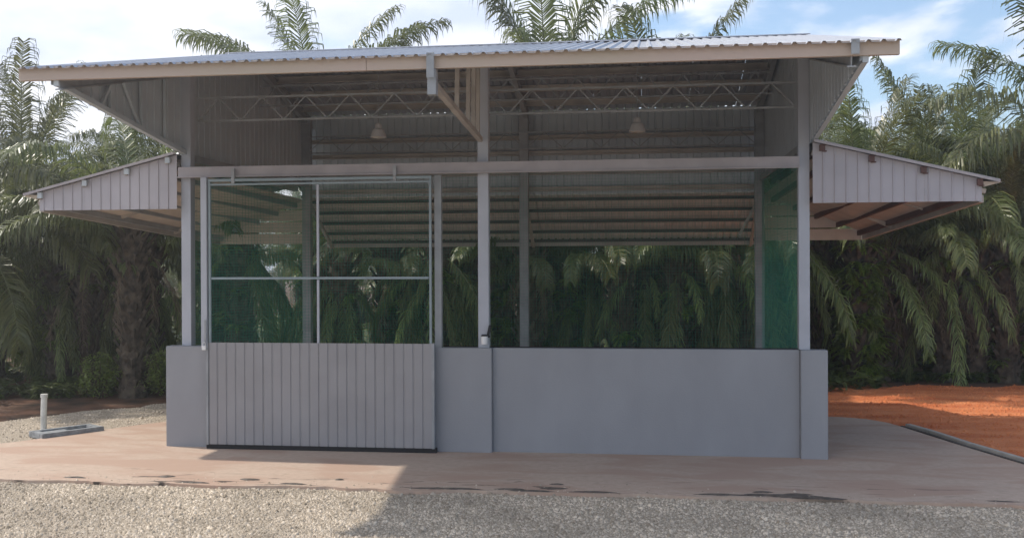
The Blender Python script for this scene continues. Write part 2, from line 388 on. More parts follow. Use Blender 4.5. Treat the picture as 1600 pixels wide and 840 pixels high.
# mud patches on the front edge of the apron
rm = random.Random(4)
def mud(name, pts, label):
    bm = bmesh.new()
    for (x, y, rx, ry) in pts:
        n = 26; c = bm.verts.new((x, y, .016)); ring = []
        for k in range(n):
            a = 2*math.pi*k/n; f = .75 + .55*noise.noise(Vector((math.cos(a)*1.5+x*3, math.sin(a)*1.5, y*5)))
            ring.append((bm.verts.new((x + rx*.6*f*math.cos(a), y + ry*.6*f*math.sin(a), .011)), bm.verts.new((x + rx*f*math.cos(a), y + ry*f*math.sin(a), .0015))))
        for k in range(n):
            a, b = ring[k], ring[(k+1) % n]; bm.faces.new((c, a[0], b[0])); bm.faces.new((a[0], a[1], b[1], b[0]))
    me = bpy.data.meshes.new(name); bm.to_mesh(me); bm.free(); me.materials.append(MUD); o = link(name, me); tag(o, label, None, kind='stuff')
mud("mud", [(3.02,-1.93,.42,.085),(3.45,-2.0,.30,.05),(2.55,-1.95,.28,.04),(2.95,-1.80,.10,.03),(3.25,-1.86,.2,.03)],
    "dark patch of wet mud on the slab edge right of centre")
mud("mud", [(.1,-1.98,.28,.035),(-.15,-2.0,.3,.03),(.62,-1.95,.2,.03),(.95,-1.86,.16,.045),(1.0,-1.68,.10,.02),(1.4,-1.98,.3,.03),(.8,-2.0,.25,.03)],
    "thin streaks of wet mud along the slab edge in the middle")
mud("mud", [(-3.0,-1.75,.10,.05),(-2.1,-1.8,.14,.05),(-2.6,-2.0,.25,.03),(-1.6,-1.95,.2,.03),(-3.9,-1.9,.14,.03),(-1.2,-1.7,.08,.03)],
    "small dark mud spots along the sunlit left slab edge")

# ------------------------------------------------------------------ the shed
B, D, ZE, ZR, O_ = 3.61, 4.45, 3.97, 5.19, 2.71
SL = (ZR - ZE - .07) / (O_ + D/2)          # slope of the upper roof
def roofz(y):                              # underside of the roof sheets
    return ZR - .03 - SL * abs(y - D/2)
shed = empty("metal_shed")
tag(shed, "open grey metal shed with overhanging roof and green wire mesh above low front walls", "shed")
# low walls
def wall(b): return boxpart("low_wall", b, WALLP, shed, 0.006)
wall((-3.85,-3.325,-.07,.09,-.02,1.2)); wall((-.565,.105,-.07,.09,-.02,1.2)); wall((.107,3.558,0.0,.12,-.02,1.197)); wall((3.56,3.85,-.07,.09,-.02,1.2))
wall((-3.70,-3.56,.125,4.26,-.02,.30)); wall((3.56,3.70,.125,4.26,-.02,.30)); wall((-3.70,3.70,4.262,4.42,-.02,.30))
# posts
boxpart("post", (-3.68,-3.56,0,.12,1.2,roofz(.06)), POSTP, shed)
boxpart("post", (-.06,.065,0,.12,1.2,roofz(.06)), POSTP, shed)
boxpart("post", (3.55,3.67,0,.12,1.2,roofz(.06)), POSTP, shed)
for x in (-3.6, -.04, 3.6): boxpart("post", (x-.07,x+.07,4.28,4.40,.302,roofz(4.34)-.12), STEELP, shed)
boxpart("jamb_post", (-3.345,-3.27,-.20,-.125,1.19,3.20), POSTP, shed)
boxpart("jamb_post", (-.56,-.48,-.062,0.02,1.2,3.20), STEELP, shed)
# front beam with lip
q = MB(); q.box(-3.66,3.545,-.125,-.005,3.215,3.335); q.box(-3.66,3.545,-.150,-.127,3.205,3.222); bm_ = q.build("front_beam", BEAMP, shed, 0.004)
for x in (-2.95, -1.0):
    boxpart("gate_hanger", (x-.02,x+.02,-.19,-.152,3.12,3.30), STEELP, shed, .003)
# trusses
def truss(y, z0, z1, x0=-3.55, x1=3.55, n=13, w=.022):
    t = MB(); t.bar((x0,y,z0),(x1,y,z0),w); t.bar((x0,y,z1),(x1,y,z1),w)
    for i in range(n):
        a = x0 + (x1-x0)*i/n; b = x0 + (x1-x0)*(i+.5)/n; c = x0 + (x1-x0)*(i+1)/n
        t.bar((a,y,z0),(b,y,z1),w*.6); t.bar((b,y,z1),(c,y,z0),w*.6)
    t.build("lattice_truss", STEELP, shed)
truss(.19, 3.92, 4.20); truss(2.22, 4.42, 4.70, n=15); truss(4.24, 3.98, 4.24, n=12)
# rafters
for x in (-3.60, 0.0, 3.60):
    q = MB()
    for (y0, y1) in ((-O_+.03 if x else -.0, D/2), (D/2, D+.1)):
        a = Vector((x, y0, roofz(y0)-.20)); b = Vector((x, y1, roofz(y1)-.20)); q.bar(a, b, .07, .012); q.bar(a+Vector((0,0,.075)), b+Vector((0,0,.075)), .010, .14); q.bar(a+Vector((0,0,.14)), b+Vector((0,0,.14)), .07, .012)
    q.build("rafter", STEELP, shed)
# purlins under the upper roof
for y in (-2.05,-1.35,-.65,.05,.75,1.4,2.0, 2.45, 3.0, 3.55, 4.1):
    q = MB(); z = roofz(y) - .052; q.channel((-B-.36,y,z),(B+.36,y,z),.045,.095); q.build("purlin", PURL, shed)
for z in (4.18, 3.93, 3.62, 3.36):
    q = MB(); q.channel((-3.60,4.47,z),(3.60,4.47,z),.05,.07); q.build("girt", PURL, shed)
# fascia with joint plates
fas = MB(); fas.channel((-3.985,-O_,ZE-.005),(-.62,-O_,ZE-.005),.05,.125,side=-1); fas.build("fascia", FASC, shed)
fas = MB(); fas.channel((-.615,-O_,ZE-.005),(3.985,-O_,ZE-.005),.05,.125,side=-1); fas.build("fascia", FASC, shed)
for x in (-.02,): boxpart("joint_plate", (x-.035,x+.035,-O_-.056,-O_-.05+.002,ZE-.16,ZE+.062), STEELP, shed, .002)
boxpart("joint_plate", (3.58,3.65,-O_-.056,-O_-.048,ZE-.065,ZE+.062), STEELP, shed, .002)
# upper roof: sheets laid side by side on both slopes
roof = empty("upper_roof"); roof.parent = shed
L1 = math.hypot(O_+.06+D/2, SL*(O_+.06+D/2)); L2 = math.hypot(D/2+.12, SL*(D/2+.12)); ns = 11; wd = (2*B+.76)/ns
for i in range(ns):
    u0 = -B-.38 + wd*i
    ribbed("roof_sheet", ROOFM, roof, (0,D/2,ZR-.025), (1,0,0), (0,O_+D/2,SL*(O_+D/2)), u0, u0+wd-.002, lambda u: -L1, lambda u: 0, wd/6, .020, .42, phase=-B-.38)
    ribbed("roof_sheet", ROOFM, roof, (0,D/2,ZR-.025), (1,0,0), (0,D/2,-SL*D/2), u0, u0+wd-.002, lambda u: 0, lambda u: L2, wd/6, .020, .42, phase=-B-.38)
q = MB(); e = .16; ez = SL*e
q.add([(-B-.40,D/2-e,ZR+.012-ez),(B+.40,D/2-e,ZR+.012-ez),(B+.40,D/2,ZR+.012),(-B-.40,D/2,ZR+.012),(B+.40,D/2+e,ZR+.012-ez),(-B-.40,D/2+e,ZR+.012-ez),
       (-B-.40,D/2-e,ZR-.002-ez),(B+.40,D/2-e,ZR-.002-ez),(B+.40,D/2+e,ZR-.002-ez),(-B-.40,D/2+e,ZR-.002-ez)],
      [(0,1,2,3),(3,2,4,5),(0,6,7,1),(5,4,8,9)]); q.build("ridge_cap", ROOFM, roof)
# clerestory side cladding: gusset in front, wall strip behind (sheets side by side)
def side_top(y): return roofz(y) - .035
def side_bot(y): return 3.50 if y >= -.02 else 3.50 + (ZE - .10 - 3.50) * min(1, (-y) / (O_-.03))
for sgn in (-1, 1):
    ys = [-O_+.03, -2.03, -1.35, -.68, 0.0, .742, 1.483, 2.225, 2.967, 3.708, 4.45]
    for a, b in zip(ys, ys[1:]):
        ribbed("wall_sheet", CLAD, shed, (sgn*(B+.065),0,0), (0,1,0), (0,0,1), a, b, side_bot, side_top, .165, .016*-sgn*-1, .18)
    # gusset frame: raking chord, verticals, one cross strut
    q = MB(); xx = sgn*(B+.02) if sgn < 0 else B+.105
    q.bar((xx,0,3.52),(xx,-O_+.06,ZE-.09),.05); q.bar((xx,-O_+.06,ZE-.12),(xx,-O_+.06,ZE+.02),.05)
    for y in (-.5,-1.05,-1.7): q.bar((xx,y,side_bot(y)),(xx,y,side_top(y)),.03)
    q.bar((xx,-1.05,side_bot(-1.05)),(xx,-1.55,side_top(-1.55)),.028); q.bar((xx,-1.9,side_bot(-1.9)),(xx,-1.55,side_top(-1.55)),.028)
    q.build("gusset_frame", CLAD, shed)
for i in range(10):
    w = 7.2/10; a = -3.6 + w*i
    ribbed("wall_sheet", CLAD, shed, (0,4.535,0), (1,0,0), (0,0,1), a, a+w, lambda u: 3.28, lambda u: roofz(4.5)-.01, .12, -.014, .25)
# open centre bracket
q = MB(); x = -.02
q.bar((x,-.04,3.60),(x,-O_+.04,ZE-.19),.055); q.build("bracket_chord", PURL, shed)
for y in (-.22,-.52,-.85,-1.5):
    zc = 3.60 + (ZE-.19-3.60)*(-y-.04)/(O_-.08); q = MB(); q.bar((x,y,zc),(x,y+.05,roofz(y)-.1),.042); q.build("bracket_strut", PURL, shed)
boxpart("bracket_plate", (x-.04,x+.04,-O_+.0,-O_+.09,ZE-.30,ZE-.07), STEELP, shed, .003)

# lean-tos ----------------------------------------------------------------
def leanto(sgn, xo, zo, zbot):
    ln = empty("lean_to_roof"); ln.parent = shed
    xi, zi = 3.69, 3.50; sl = (zi - zo) / (xo - xi); y0, y1 = -.16, D + .02
    n = 6; w = (y1-y0)/n; Ls = math.hypot(xo-xi, zi-zo)
    for i in range(n):
        a = y0 + w*i
        ribbed("roof_sheet", ROOFM, ln, (sgn*xi,0,zi), (0,1,0), (sgn*(xo-xi),0,zo-zi), a, a+w-.002, lambda u: 0, lambda u: Ls, .125, -.018*sgn, .4)
    # purlins along Y with their ends showing at the gable
    for k, f in enumerate((.05,.32,.60,.90)):
        x = xi + (xo-xi)*f; z = zi - (x-xi)*sl - .055
        q = MB(); q.channel((sgn*x,y0+.04,z),(sgn*x,y1-.02,z),.05,.085,side=sgn); q.build("purlin", RED if sgn > 0 else PURL, ln)
        boxpart("purlin_end", (sgn*x-.03, sgn*x+.03, y0+.02, y0+.05, z-.036, z+.034), RED if sgn > 0 else CLAD, ln, .002)
    q = MB()
    xr, zr = 5.15, 2.52                                   # low rear corner of the side roof
    for y in (.0, 1.5, 3.0):
        f = y / 4.45; q.bar((sgn*xi,y,zi-.12-.1*f),(sgn*(xo-.1-f*.4),y,zo-.10-.40*f),.05)
    q.bar((sgn*(xo-.14),0.0,zbot+.03),(sgn*xr,4.42,zr+.04),.05,.08)
    q.build("tie_frame", PURL, ln)
    hp = MB(); hp.add([(sgn*xi,.0,zi-.19),(sgn*(xo-.15),.0,zbot+.09),(sgn*xr,4.42,zr+.11),(sgn*xi,4.42,3.24)],[(0,1,2,3)])
    hp.add([(sgn*xi,.0,zi-.186),(sgn*(xo-.15),.0,zbot+.094),(sgn*xr,4.42,zr+.114),(sgn*xi,4.42,3.244)],[(0,1,2,3)]); hp.build("soffit_sheet", UNDER, ln)
    for f in (.08,.30,.52,.74,.95):
        a = Vector((sgn*xi,.02,zi-.20)).lerp(Vector((sgn*(xo-.15),.02,zbot+.08)), f); b = Vector((sgn*xi,4.4,3.22)).lerp(Vector((sgn*xr,4.4,zr+.10)), f)
        q = MB(); q.bar(a - Vector((0,0,.03)), b - Vector((0,0,.03)), .045, .07); q.build("purlin", RED if sgn > 0 else STEELP, ln)
    for k, (z0, z1) in enumerate(((zr,zr+.17),(zr+.19,zr+.36),(zr+.38,zr+.55),(zr+.57,3.24))):  # upright boards stand in for the sloping underside, casting little shadow
        q = MB(); xm = xr - (z0 - zr) / (3.24 - zr) * (xr - xi) * .9; q.box(*sorted((sgn*(xi+.01), sgn*xm)), 4.44+.02*k, 4.455+.02*k, z0, z1); q.build("upright_underside", UNDER, ln)
    # gable panel facing the yard
    xe = xo - .16; m = 3; ww = (xe - xi) / m
    for i in range(m):
        a = xi + ww*i
        ribbed("gable_sheet", WINGC, ln, (0,-.085,0), (sgn,0,0), (0,0,1), a+.001, a+ww-.001, lambda u: zbot, lambda u: zi - (u-xi)*sl - .012, .123, -.012*sgn*-1 if sgn>0 else -.012, .16)
    q = MB(); q.bar((sgn*xi,y0-.01,zi+.0),(sgn*(xo+.0),y0-.01,zo+.0),.008,.03); q.build("verge_trim", BEAMP, ln)
    q = MB(); q.add([(sgn*(xe+.005),-.12,zo+.0),(sgn*(xo+.04),-.12,zo-.01),(sgn*(xe+.005),-.12,zo-.06)] + [(sgn*(xe+.005),4.4,zo+.0),(sgn*(xo+.04),4.4,zo-.01),(sgn*(xe+.005),4.4,zo-.06)], [(0,1,2),(3,5,4),(0,3,4,1),(1,4,5,2),(2,5,3,0)]); q.build("eave_trim", FASC, ln)
    # bent-down flashing where the lean-to meets the wall
    return ln
leanto(-1, 5.62, 3.03, 2.84); leanto(1, 5.62, 3.03, 2.82)
rl = empty("lean_to_roof"); rl.parent = shed
ya, za, yb, zb = 4.56, 3.28, 5.70, 2.60; Ls = math.hypot(yb-ya, za-zb)
for i in range(10):
    w = 7.4/10; a = -3.7 + w*i
    ribbed("roof_sheet", SHEETU, rl, (0,ya,za), (1,0,0), (0,yb-ya,zb-za), a, a+w-.002, lambda u: 0, lambda u: Ls, .122, .018, .4)
for f in (.04,.28,.52,.76,.97):
    y = ya+(yb-ya)*f; z = za+(zb-za)*f-.05; q = MB(); q.channel((-3.68,y,z),(3.68,y,z),.05,.05); q.build("purlin", DKST, rl)
q = MB()
for x in (-3.6,-.04,3.6): q.bar((x,4.5,za-.12),(x,5.68,zb-.12),.05)
q.bar((3.3,4.45,2.60),(3.62,4.45,3.2),.04); q.bar((-3.3,4.45,2.60),(-3.62,4.45,3.2),.04)
q.bar((-3.7,5.68,zb-.07),(3.7,5.68,zb-.07),.03,.10)
q.build("tie_frame", PURL, rl)

# green wire mesh -----------------------------------------------------------
wires("wire_mesh", shed, (0,.075,0), Vector((1,0,0)), Vector((0,0,1)), .066, 3.549, 1.2, 3.21)
wires("wire_mesh", shed, (0,.075,0), Vector((1,0,0)), Vector((0,0,1)), -.479, -.061, 1.2, 3.21)
wires("wire_mesh", shed, (0,.075,0), Vector((1,0,0)), Vector((0,0,1)), -3.559, -3.33, 1.2, 3.21)
wires("wire_mesh", shed, (0,4.41,0), Vector((1,0,0)), Vector((0,0,1)), -3.6, 3.6, .31, 3.28, r=.0007)
for x in (-3.63, 3.63): wires("wire_mesh", shed, (x,0,0), Vector((0,1,0)), Vector((0,0,1)), .125, 4.28, .31, 3.50, r=.0011)
for x in (-3.63, 3.63):
    q = MB(); q.bar((x,.1,3.47),(x,4.4,3.47),.06,.08); q.build("mesh_frame", STEELP, shed)
for a, b in ((.07, 3.545), (-.475, -.065)):
    q = MB(); q.bar((a,.06,1.205),(b,.06,1.205),.014,.012); q.build("mesh_frame", DARK, shed)

# sliding gate --------------------------------------------------------------
gate = empty("sliding_gate"); gate.parent = shed
gx0, gx1, gy_ = -3.245, -.585, -.165
for nm, a, b, w in (("stile", (gx0,gy_,1.25), (gx0,gy_,3.15), .028), ("stile", (gx1,gy_,1.25), (gx1,gy_,3.15), .028),
                    ("top_rail", (gx0-.018,gy_,3.165), (gx1+.018,gy_,3.165), .032), ("top_rail", (gx0-.018,gy_,3.115), (gx1+.018,gy_,3.115), .022),
                    ("middle_rail", (gx0+.018,gy_,2.01), (gx1-.018,gy_,2.01), .028), ("mullion", (-1.92,gy_,1.25), (-1.92,gy_,1.99), .028), ("mullion", (-1.92,gy_,2.03), (-1.92,gy_,3.10), .028)):
    q = MB(); q.bar(a, b, w); q.build(nm, GATEF if nm != "mullion" else POSTP, gate, .003)
q = MB(); q.bar((gx0,gy_+.014,1.235),(gx1,gy_+.014,1.235),.03); q.bar((gx0,gy_+.016,.08),(gx1,gy_+.016,.08),.036); q.build("bottom_rail", DARK, gate)
for i in range(4):
    w = (gx1+.02-gx0+.02)/4; a = gx0-.02+w*i
    ribbed("gate_sheet", GATEC, gate, (0,gy_-.022,0), (1,0,0), (0,0,1), a, a+w-.0015, lambda u: .055, lambda u: 1.255, w/6, -.009, .24, phase=gx0)
boxpart("edge_trim", (gx1+.012,gx1+.045,gy_-.03,gy_+.02,.05,1.26), STEELP, gate, .003)
boxpart("edge_trim", (gx0-.045,gx0-.015,gy_-.03,gy_+.02,.05,1.26), STEELP, gate, .003)
boxpart("threshold_rail", (gx0-.05,gx1+.06,gy_-.012,gy_+.06,.0,.054), DARK, gate, .002)
wires("gate_mesh", gate, (0,gy_+.012,0), Vector((1,0,0)), Vector((0,0,1)), gx0, gx1, 1.25, 3.11, r=.0012)
q = MB(); q.bar((gx0-.045,gy_-.035,1.22),(gx0-.045,gy_-.035,1.52),.022); q.build("drop_bolt", STEELP, gate)

# padlocks ------------------------------------------------------------------
def padlock(x, y, z, label, big=1.0):
    t = empty("padlock", (x, y, z)); tag(t, label, "padlock", "padlocks on the front of the shed")
    q = MB(); q.box(-.022*big,.022*big,-.013,.013,-.045*big,0); q.build("body", ALU if big < 1.2 else WHITE, t, .004)
    q = MB(); q.tube([(-.014*big,0,0),(-.014*big,0,.02*big),(-.008*big,0,.032*big),(.008*big,0,.032*big),(.014*big,0,.02*big),(.014*big,0,0)], .004, 8); q.build("shackle", ALU, t)
padlock(-3.30,-.215,1.22, "silver padlock hanging on the bolt at the left edge of the gate", 1.15)
cf = empty("small_camera", (.0,-.035,1.30)); tag(cf, "small white housing with black bracket on the foot of the middle post", "camera")
q = MB(); q.tube([(.02,-.02,-.055),(.02,-.02,.035)], [.036,.040], 14); q.build("housing", WHITE, cf, 0)
q = MB(); q.tube([(.02,-.02,.036),(.02,-.02,.055)], [.040,.028], 14); q.build("cap", DARK, cf)
q = MB(); q.bar((.055,.0,.02),(.085,.0,.16),.022,.03); q.bar((.03,.02,.03),(.08,.02,.03),.02); q.build("bracket", DARK, cf)

# pendant lamps ------------------------------------------------------------
def lamp(x, y, z, label):
    t = empty("pendant_lamp", (x, y, z)); tag(t, label, "lamp", "high bay lamps under the shed roof"); t.scale = (.88, .88, .88)
    prof = [(.030,.19),(.050,.17),(.056,.11),(.088,.085),(.108,.03),(.128,-.035),(.121,-.035),(.100,.026),(.078,.07),(.03,.09)]
    n = 24; q = MB(); vs = [(r*math.cos(2*math.pi*k/n), r*math.sin(2*math.pi*k/n), h) for r, h in prof for k in range(n)]
    q.add(vs, [(i*n+k, i*n+(k+1)%n, (i+1)*n+(k+1)%n, (i+1)*n+k) for i in range(len(prof)-1) for k in range(n)] + [tuple(range(n))]); q.build("lamp_shade", ALU, t)
    q = MB(); q.tube([(0,0,.0),(0,0,-.03),(0,0,-.05)], [.112,.10,.04], 20); q.build("diffuser", LENS, t)
    q = MB(); q.tube([(0,0,.185),(0,0,(roofz(y)-z-.03)/.88)], .007, 8); q.build("hanging_rod", STEELP, t)
lamp(-1.80, 2.1, 3.96, "left grey bell-shaped lamp hanging above the gate side")
lamp(1.76, 2.1, 3.96, "right grey bell-shaped lamp hanging in the bay right of the middle post")

# drain sump and standpipe at the left of the apron ---------------------------
sm = empty("drain_sump", (-5.62,.72,-.02)); tag(sm, "low grey concrete drain sump at the left edge of the slab", "drain"); sm.rotation_euler.z = R(57); sm.scale = (.78, .72, .75)
for b in ((-.52,.52,-.30,-.20,0,.10),(-.52,-.40,-.198,.14,0,.098),(.40,.52,-.198,.14,0,.098),(-.52,.52,.142,.24,0,.10)):
    q = MB(); q.box(*b); q.build("kerb_block", BLOCK, sm, .008)
q = MB(); q.box(-.39,.02,-.19,.13,.03,.075); q.build("cover_slab", BLOCK, sm, .006)
q = MB(); q.box(.03,.39,-.19,.13,.0,.03); q.build("sump_floor", KERB, sm)
sp = empty("stand_pipe", (-6.19,1.12,-.03)); tag(sp, "short upright white pipe standing behind the drain sump", "pipe")
q = MB(); q.tube([(0,0,0),(.004,0,.24),(.012,0,.44)], .040, 16); q.build("pipe", PVC, sp)
q = MB(); q.tube([(.0115,0,.43),(.0125,0,.475)], .047, 16); q.build("pipe_collar", PVC, sp)

# ------------------------------------------------------------------ oil palms
def frond_mesh(name, seed, L, elev0, curl, dead=False, nl=62, lmax=.72, rad=.020, thin=False):
    """one feather leaf: rachis in the XZ plane leaving the origin at elev0, curling down by curl; drooping leaflets in two ranks"""
    r = random.Random(seed); q = MB(); pts = []; dirs = []; p = Vector((0, 0, 0)); N = 16; side = r.uniform(-.25, .25)
    for i in range(N + 1):
        t = i / N; e = elev0 - curl * (t ** 1.35); h = side * t * t
        d = Vector((math.cos(e) * math.cos(h), math.cos(e) * math.sin(h), math.sin(e))); pts.append(p.copy()); dirs.append(d); p = p + d * L / N
    q.tube(pts, [rad * (1.9 if i == 0 else 1) * (1 - .85 * i / N) for i in range(N + 1)], 5); q.mi = 1
    def at(t):
        s = t * N; i = min(N - 1, int(s)); f = s - i; return pts[i].lerp(pts[i+1], f), dirs[i].lerp(dirs[i+1], f).normalized()
    for k in range(nl):
        for s in (-1, 1):
            t = .13 + .87 * (k + r.uniform(-.3, .3)) / (nl - 1); t = min(.995, max(.12, t)); c, d = at(t)
            if dead and r.random() < .42: continue
            ll = lmax * (math.sin(math.pi * min(1, (t - .06) / 1.02)) ** .55) * r.uniform(.75, 1.1) + .06
            sd = d.cross(Vector((0, 0, 1)));  sd = sd.normalized() if sd.length > .05 else Vector((0, 1, 0)); upn = sd.cross(d)
            plane = r.choice((-.35, -.1, .2, .45)) + r.uniform(-.15, .15)
            base = (sd * s * math.cos(plane) + upn * math.sin(plane)) * .86 + d * (.45 + .5 * t); base.normalize()
            if thin: base = (base + Vector((r.uniform(-.35,.35), r.uniform(-.35,.35), r.uniform(-.9,.0)))).normalized(); ll *= r.uniform(.5, 1.2)
            if dead: base = (base + Vector((r.uniform(-.6,.6), r.uniform(-.6,.6), r.uniform(-.7,.2)))).normalized(); ll *= r.uniform(.35, 1.15)
            g = (1.0 if dead else .95) * r.uniform(.6, 1.25); w = (.0105 if dead or thin else .0155) * r.uniform(.8, 1.2)
            p0 = c; p1 = p0 + base * ll * .38; d2 = (base + Vector((0, 0, -g))).normalized(); p2 = p1 + d2 * ll * .34
            d3 = (base * .45 + Vector((0, 0, -g * 2.6))).normalized(); p3 = p2 + d3 * ll * .30
            wd = d.cross(base).cross(base).normalized() * w; 
            q.add([p0 - wd*.5, p0 + wd*.5, p1 + wd, p1 - wd, p2 + wd*.8, p2 - wd*.8, p3], [(0,1,2,3), (3,2,4,5), (5,4,6)])
    me = q.mesh(name, [RACHD, LEAFD] if dead else ([RACH, LEAFO] if thin else [RACH, LEAFA])); return me
FR = {}
LV = [(82, 38), (72, 62), (58, 84), (38, 92), (14, 84), (-18, 62)]
for c, (e, cu) in enumerate(LV):
    FR[c] = [frond_mesh("frond", c*10 + s, 1.0 * 3.9, R(e), R(cu + 9*(s-1)), nl=104) for s in range(3)]
FR['dead'] = [frond_mesh("dead_frond", 90 + s, 1.9 + .25*s, R(-40 - 7*s), R(42), dead=True, nl=64, lmax=.42 + .04*(s%3)) for s in range(6)]
FR['hang'] = [frond_mesh("frond", 120 + s, 2.0 + .22*s, R(-20 - 9*s), R(62 - 6*s), nl=84, lmax=.36 + .03*s, thin=True) for s in range(5)]
FR['deadhigh'] = [frond_mesh("dead_frond", 97 + s, 3.6, R(52), R(118), dead=True, nl=95, lmax=.6) for s in range(2)]

def trunk_mesh(seed, H, r0=.20, r1=.25, boots=True):
    r = random.Random(seed); q = MB(); n = 12; K = 9; vs = []
    for i in range(K + 1):
        t = i / K; rr = (r0 + (r1 - r0) * t) * (1.25 - .25 * min(1, t * 6)); 
        for k in range(n):
            a = 2*math.pi*k/n; f = 1 + .12 * noise.noise(Vector((math.cos(a)*2, math.sin(a)*2, t*8 + seed)))
            vs.append((rr*f*math.cos(a), rr*f*math.sin(a), -.06 + (H + .06) * t))
    q.add(vs, [(i*n+k, i*n+(k+1)%n, (i+1)*n+(k+1)%n, (i+1)*n+k) for i in range(K) for k in range(n)] + [tuple(K*n + k for k in range(n))])
    nb = int(H * 42); ga = 2.39996
    for i in range(nb):                                          # old leaf bases spiral round the trunk
        t = (i + .5) / nb; z = .05 + (H - .05) * t; a = i * ga; rr = (r0 + (r1 - r0) * t) * .93; ln = r.uniform(.10, .22) * (.7 + .8 * t); w = r.uniform(.05, .08)
        rd = Vector((math.cos(a), math.sin(a), 0)); tg = Vector((-math.sin(a), math.cos(a), 0)); o = rd * rr + Vector((0, 0, z)); e = o + rd * ln * .62 + Vector((0, 0, ln * .9))
        q.add([o - tg*w, o + tg*w, o + Vector((0,0,-.07)), e - tg*w*.45, e + tg*w*.45, e + rd*.03 - Vector((0,0,.035))], [(0,1,4,3), (1,2,5,4), (2,0,3,5), (3,4,5)])
    return q.mesh("trunk", TRUNKM)

def fern_mesh(seed, n=16, L=.38, droop=1.0):
    r = random.Random(seed); q = MB()
    for i in range(n):
        a = r.uniform(-1.5, 1.5); d = Vector((math.cos(a), math.sin(a), r.uniform(-.1, .9))).normalized(); l = L * r.uniform(.6, 1.15); pts = []; p = Vector((0, 0, r.uniform(-.08, .08)))
        for k in range(6):
            pts.append(p.copy()); p = p + d * l / 5; d = (d + Vector((0, 0, -.28 * droop))).normalized()
        for k in range(5):
            sd = (pts[k+1] - pts[k]).cross(Vector((0,0,1))).normalized()
            for s in (-1, 1):
                w = .085 * (1 - k / 5.5); c = pts[k]; q.add([c, c + (pts[k+1]-pts[k])*.7, c + sd*s*w + (pts[k+1]-pts[k])*.9 + Vector((0,0,-.015))], [(0,1,2)])
                c = c.lerp(pts[k+1], .5); q.add([c, c + (pts[k+1]-pts[k])*.6, c + sd*s*w*.95 + (pts[k+1]-pts[k])*.9 + Vector((0,0,-.015))], [(0,1,2)])
    return q.mesh("fern", FERNM)
FERNS = [fern_mesh(s) for s in range(3)]

TR = {}
def palm(x, y, H, scale=1.0, seed=0, dead=7, ferns=0, label=None, group=None, lean=0.0, extra=None, nf=22, tops=None, low=True, hang=0):
    r = random.Random(seed * 13 + 5); t = empty("oil_palm", (x, y, -.075)); t.rotation_euler.z = r.uniform(0, 6.28)
    tag(t, label or "oil palm crowded among the dark trunks at the back of the plantation", "palm tree", group)
    key = (round(H, 1), seed % 3)
    if key not in TR: TR[key] = trunk_mesh(seed, round(H, 1))
    link("trunk", TR[key], t); H = round(H, 1)
    for i in range(nf):
        f = i / nf; c = min(5, int(f * 6)); a = i * 2.39996 + r.uniform(-.2, .2); c = max(c, 2) if tops is not None else c; c = c if low else min(c, 3); me = r.choice(FR[c]); s = scale * r.uniform(.86, 1.08) 
        rr = .10 + .10 * f
        o = link("frond", me, t, (rr*math.cos(a), rr*math.sin(a), H - .05 - .30 * f), (r.uniform(-.12, .12), r.uniform(-.1, .1), a)); o.scale = (s, s, s)
    for (a, c, sc) in (tops or []):
        o = link("frond", r.choice(FR[c]), t, (0, 0, H - .03), (0, 0, a - t.rotation_euler.z)); o.scale = (sc, sc, sc)
    for i in range(dead):
        a = r.uniform(0, 6.28); s = scale * r.uniform(.7, 1.05)
        o = link("dead_frond", r.choice(FR['dead']), t, (.2*math.cos(a), .2*math.sin(a), H - .35 - r.uniform(0, .3)), (r.uniform(-.1,.1), r.uniform(-.1,.1), a)); o.scale = (s * r.uniform(.5, 1), s * r.uniform(.5, 1.1), s * r.uniform(.8, 1.15))
    for i in range(hang):
        a = r.uniform(0, 6.28); s = r.uniform(.75, 1.15) * max(.7, H / 2.9)
        o = link("frond", r.choice(FR['hang']), t, (.16*math.cos(a), .16*math.sin(a), H - .1 - r.uniform(0, .5)), (r.uniform(-.15,.15), r.uniform(-.12,.12), a)); o.scale = (s * r.uniform(.5, 1.1), s * r.uniform(.6, 1.1), s)
    for i in range(ferns):
        a = r.uniform(0, 6.28); z = r.uniform(.15, H - .3); s = r.uniform(.6, 1.2)
        o = link("fern", r.choice(FERNS), t, (.22*math.cos(a), .22*math.sin(a), z), (0, 0, a)); o.scale = (s, s, s)
    for (a, hz, sc) in (extra or []):
        o = link("dead_frond", FR['deadhigh'][0], t, (0, 0, H - .2), (0, hz, a - t.rotation_euler.z)); o.scale = (sc, sc, sc)
    return t
G1 = "oil palms of the plantation"
# nearest palms, each with its own look
palm(-6.85, 4.75, 3.0, .74, 1, dead=4, ferns=3, nf=18, low=False, tops=[(2.2,1,.8),(.2,1,.75)], group=G1, label="oil palm with thick dark trunk standing alone just left of the shed")
palm(-10.6, 5.6, 2.6, 1.05, 2, dead=6, tops=[(.3,3,1.1),(-.3,3,1.1),(0.9,2,.8)], group=G1, label="oil palm at the far left edge with big drooping fronds", ferns=3)
palm(-9.3, 9.4, 2.9, .9, 3, dead=6, tops=[(0,1,.9),(2.5,1,.9),(5,0,.95)], group=G1, label="oil palm half hidden behind the thick-trunked palm on the left")
palm(-12.6, 10.4, 3.6, 1.0, 4, group=G1, label="oil palm rising against the sky at the upper left corner")
palm(-5.1, 9.3, 4.5, .95, 5, nf=9, low=False, tops=[(3.0,1,1.15),(3.4,1,1.05),(2.9,0,.95),(.3,0,1.0),(-.2,1,.98),(0.1,1,1.08),(.9,2,1.1),(4.5,0,1.0)], group=G1, label="oil palm with three tall fronds showing above the left half of the roof")
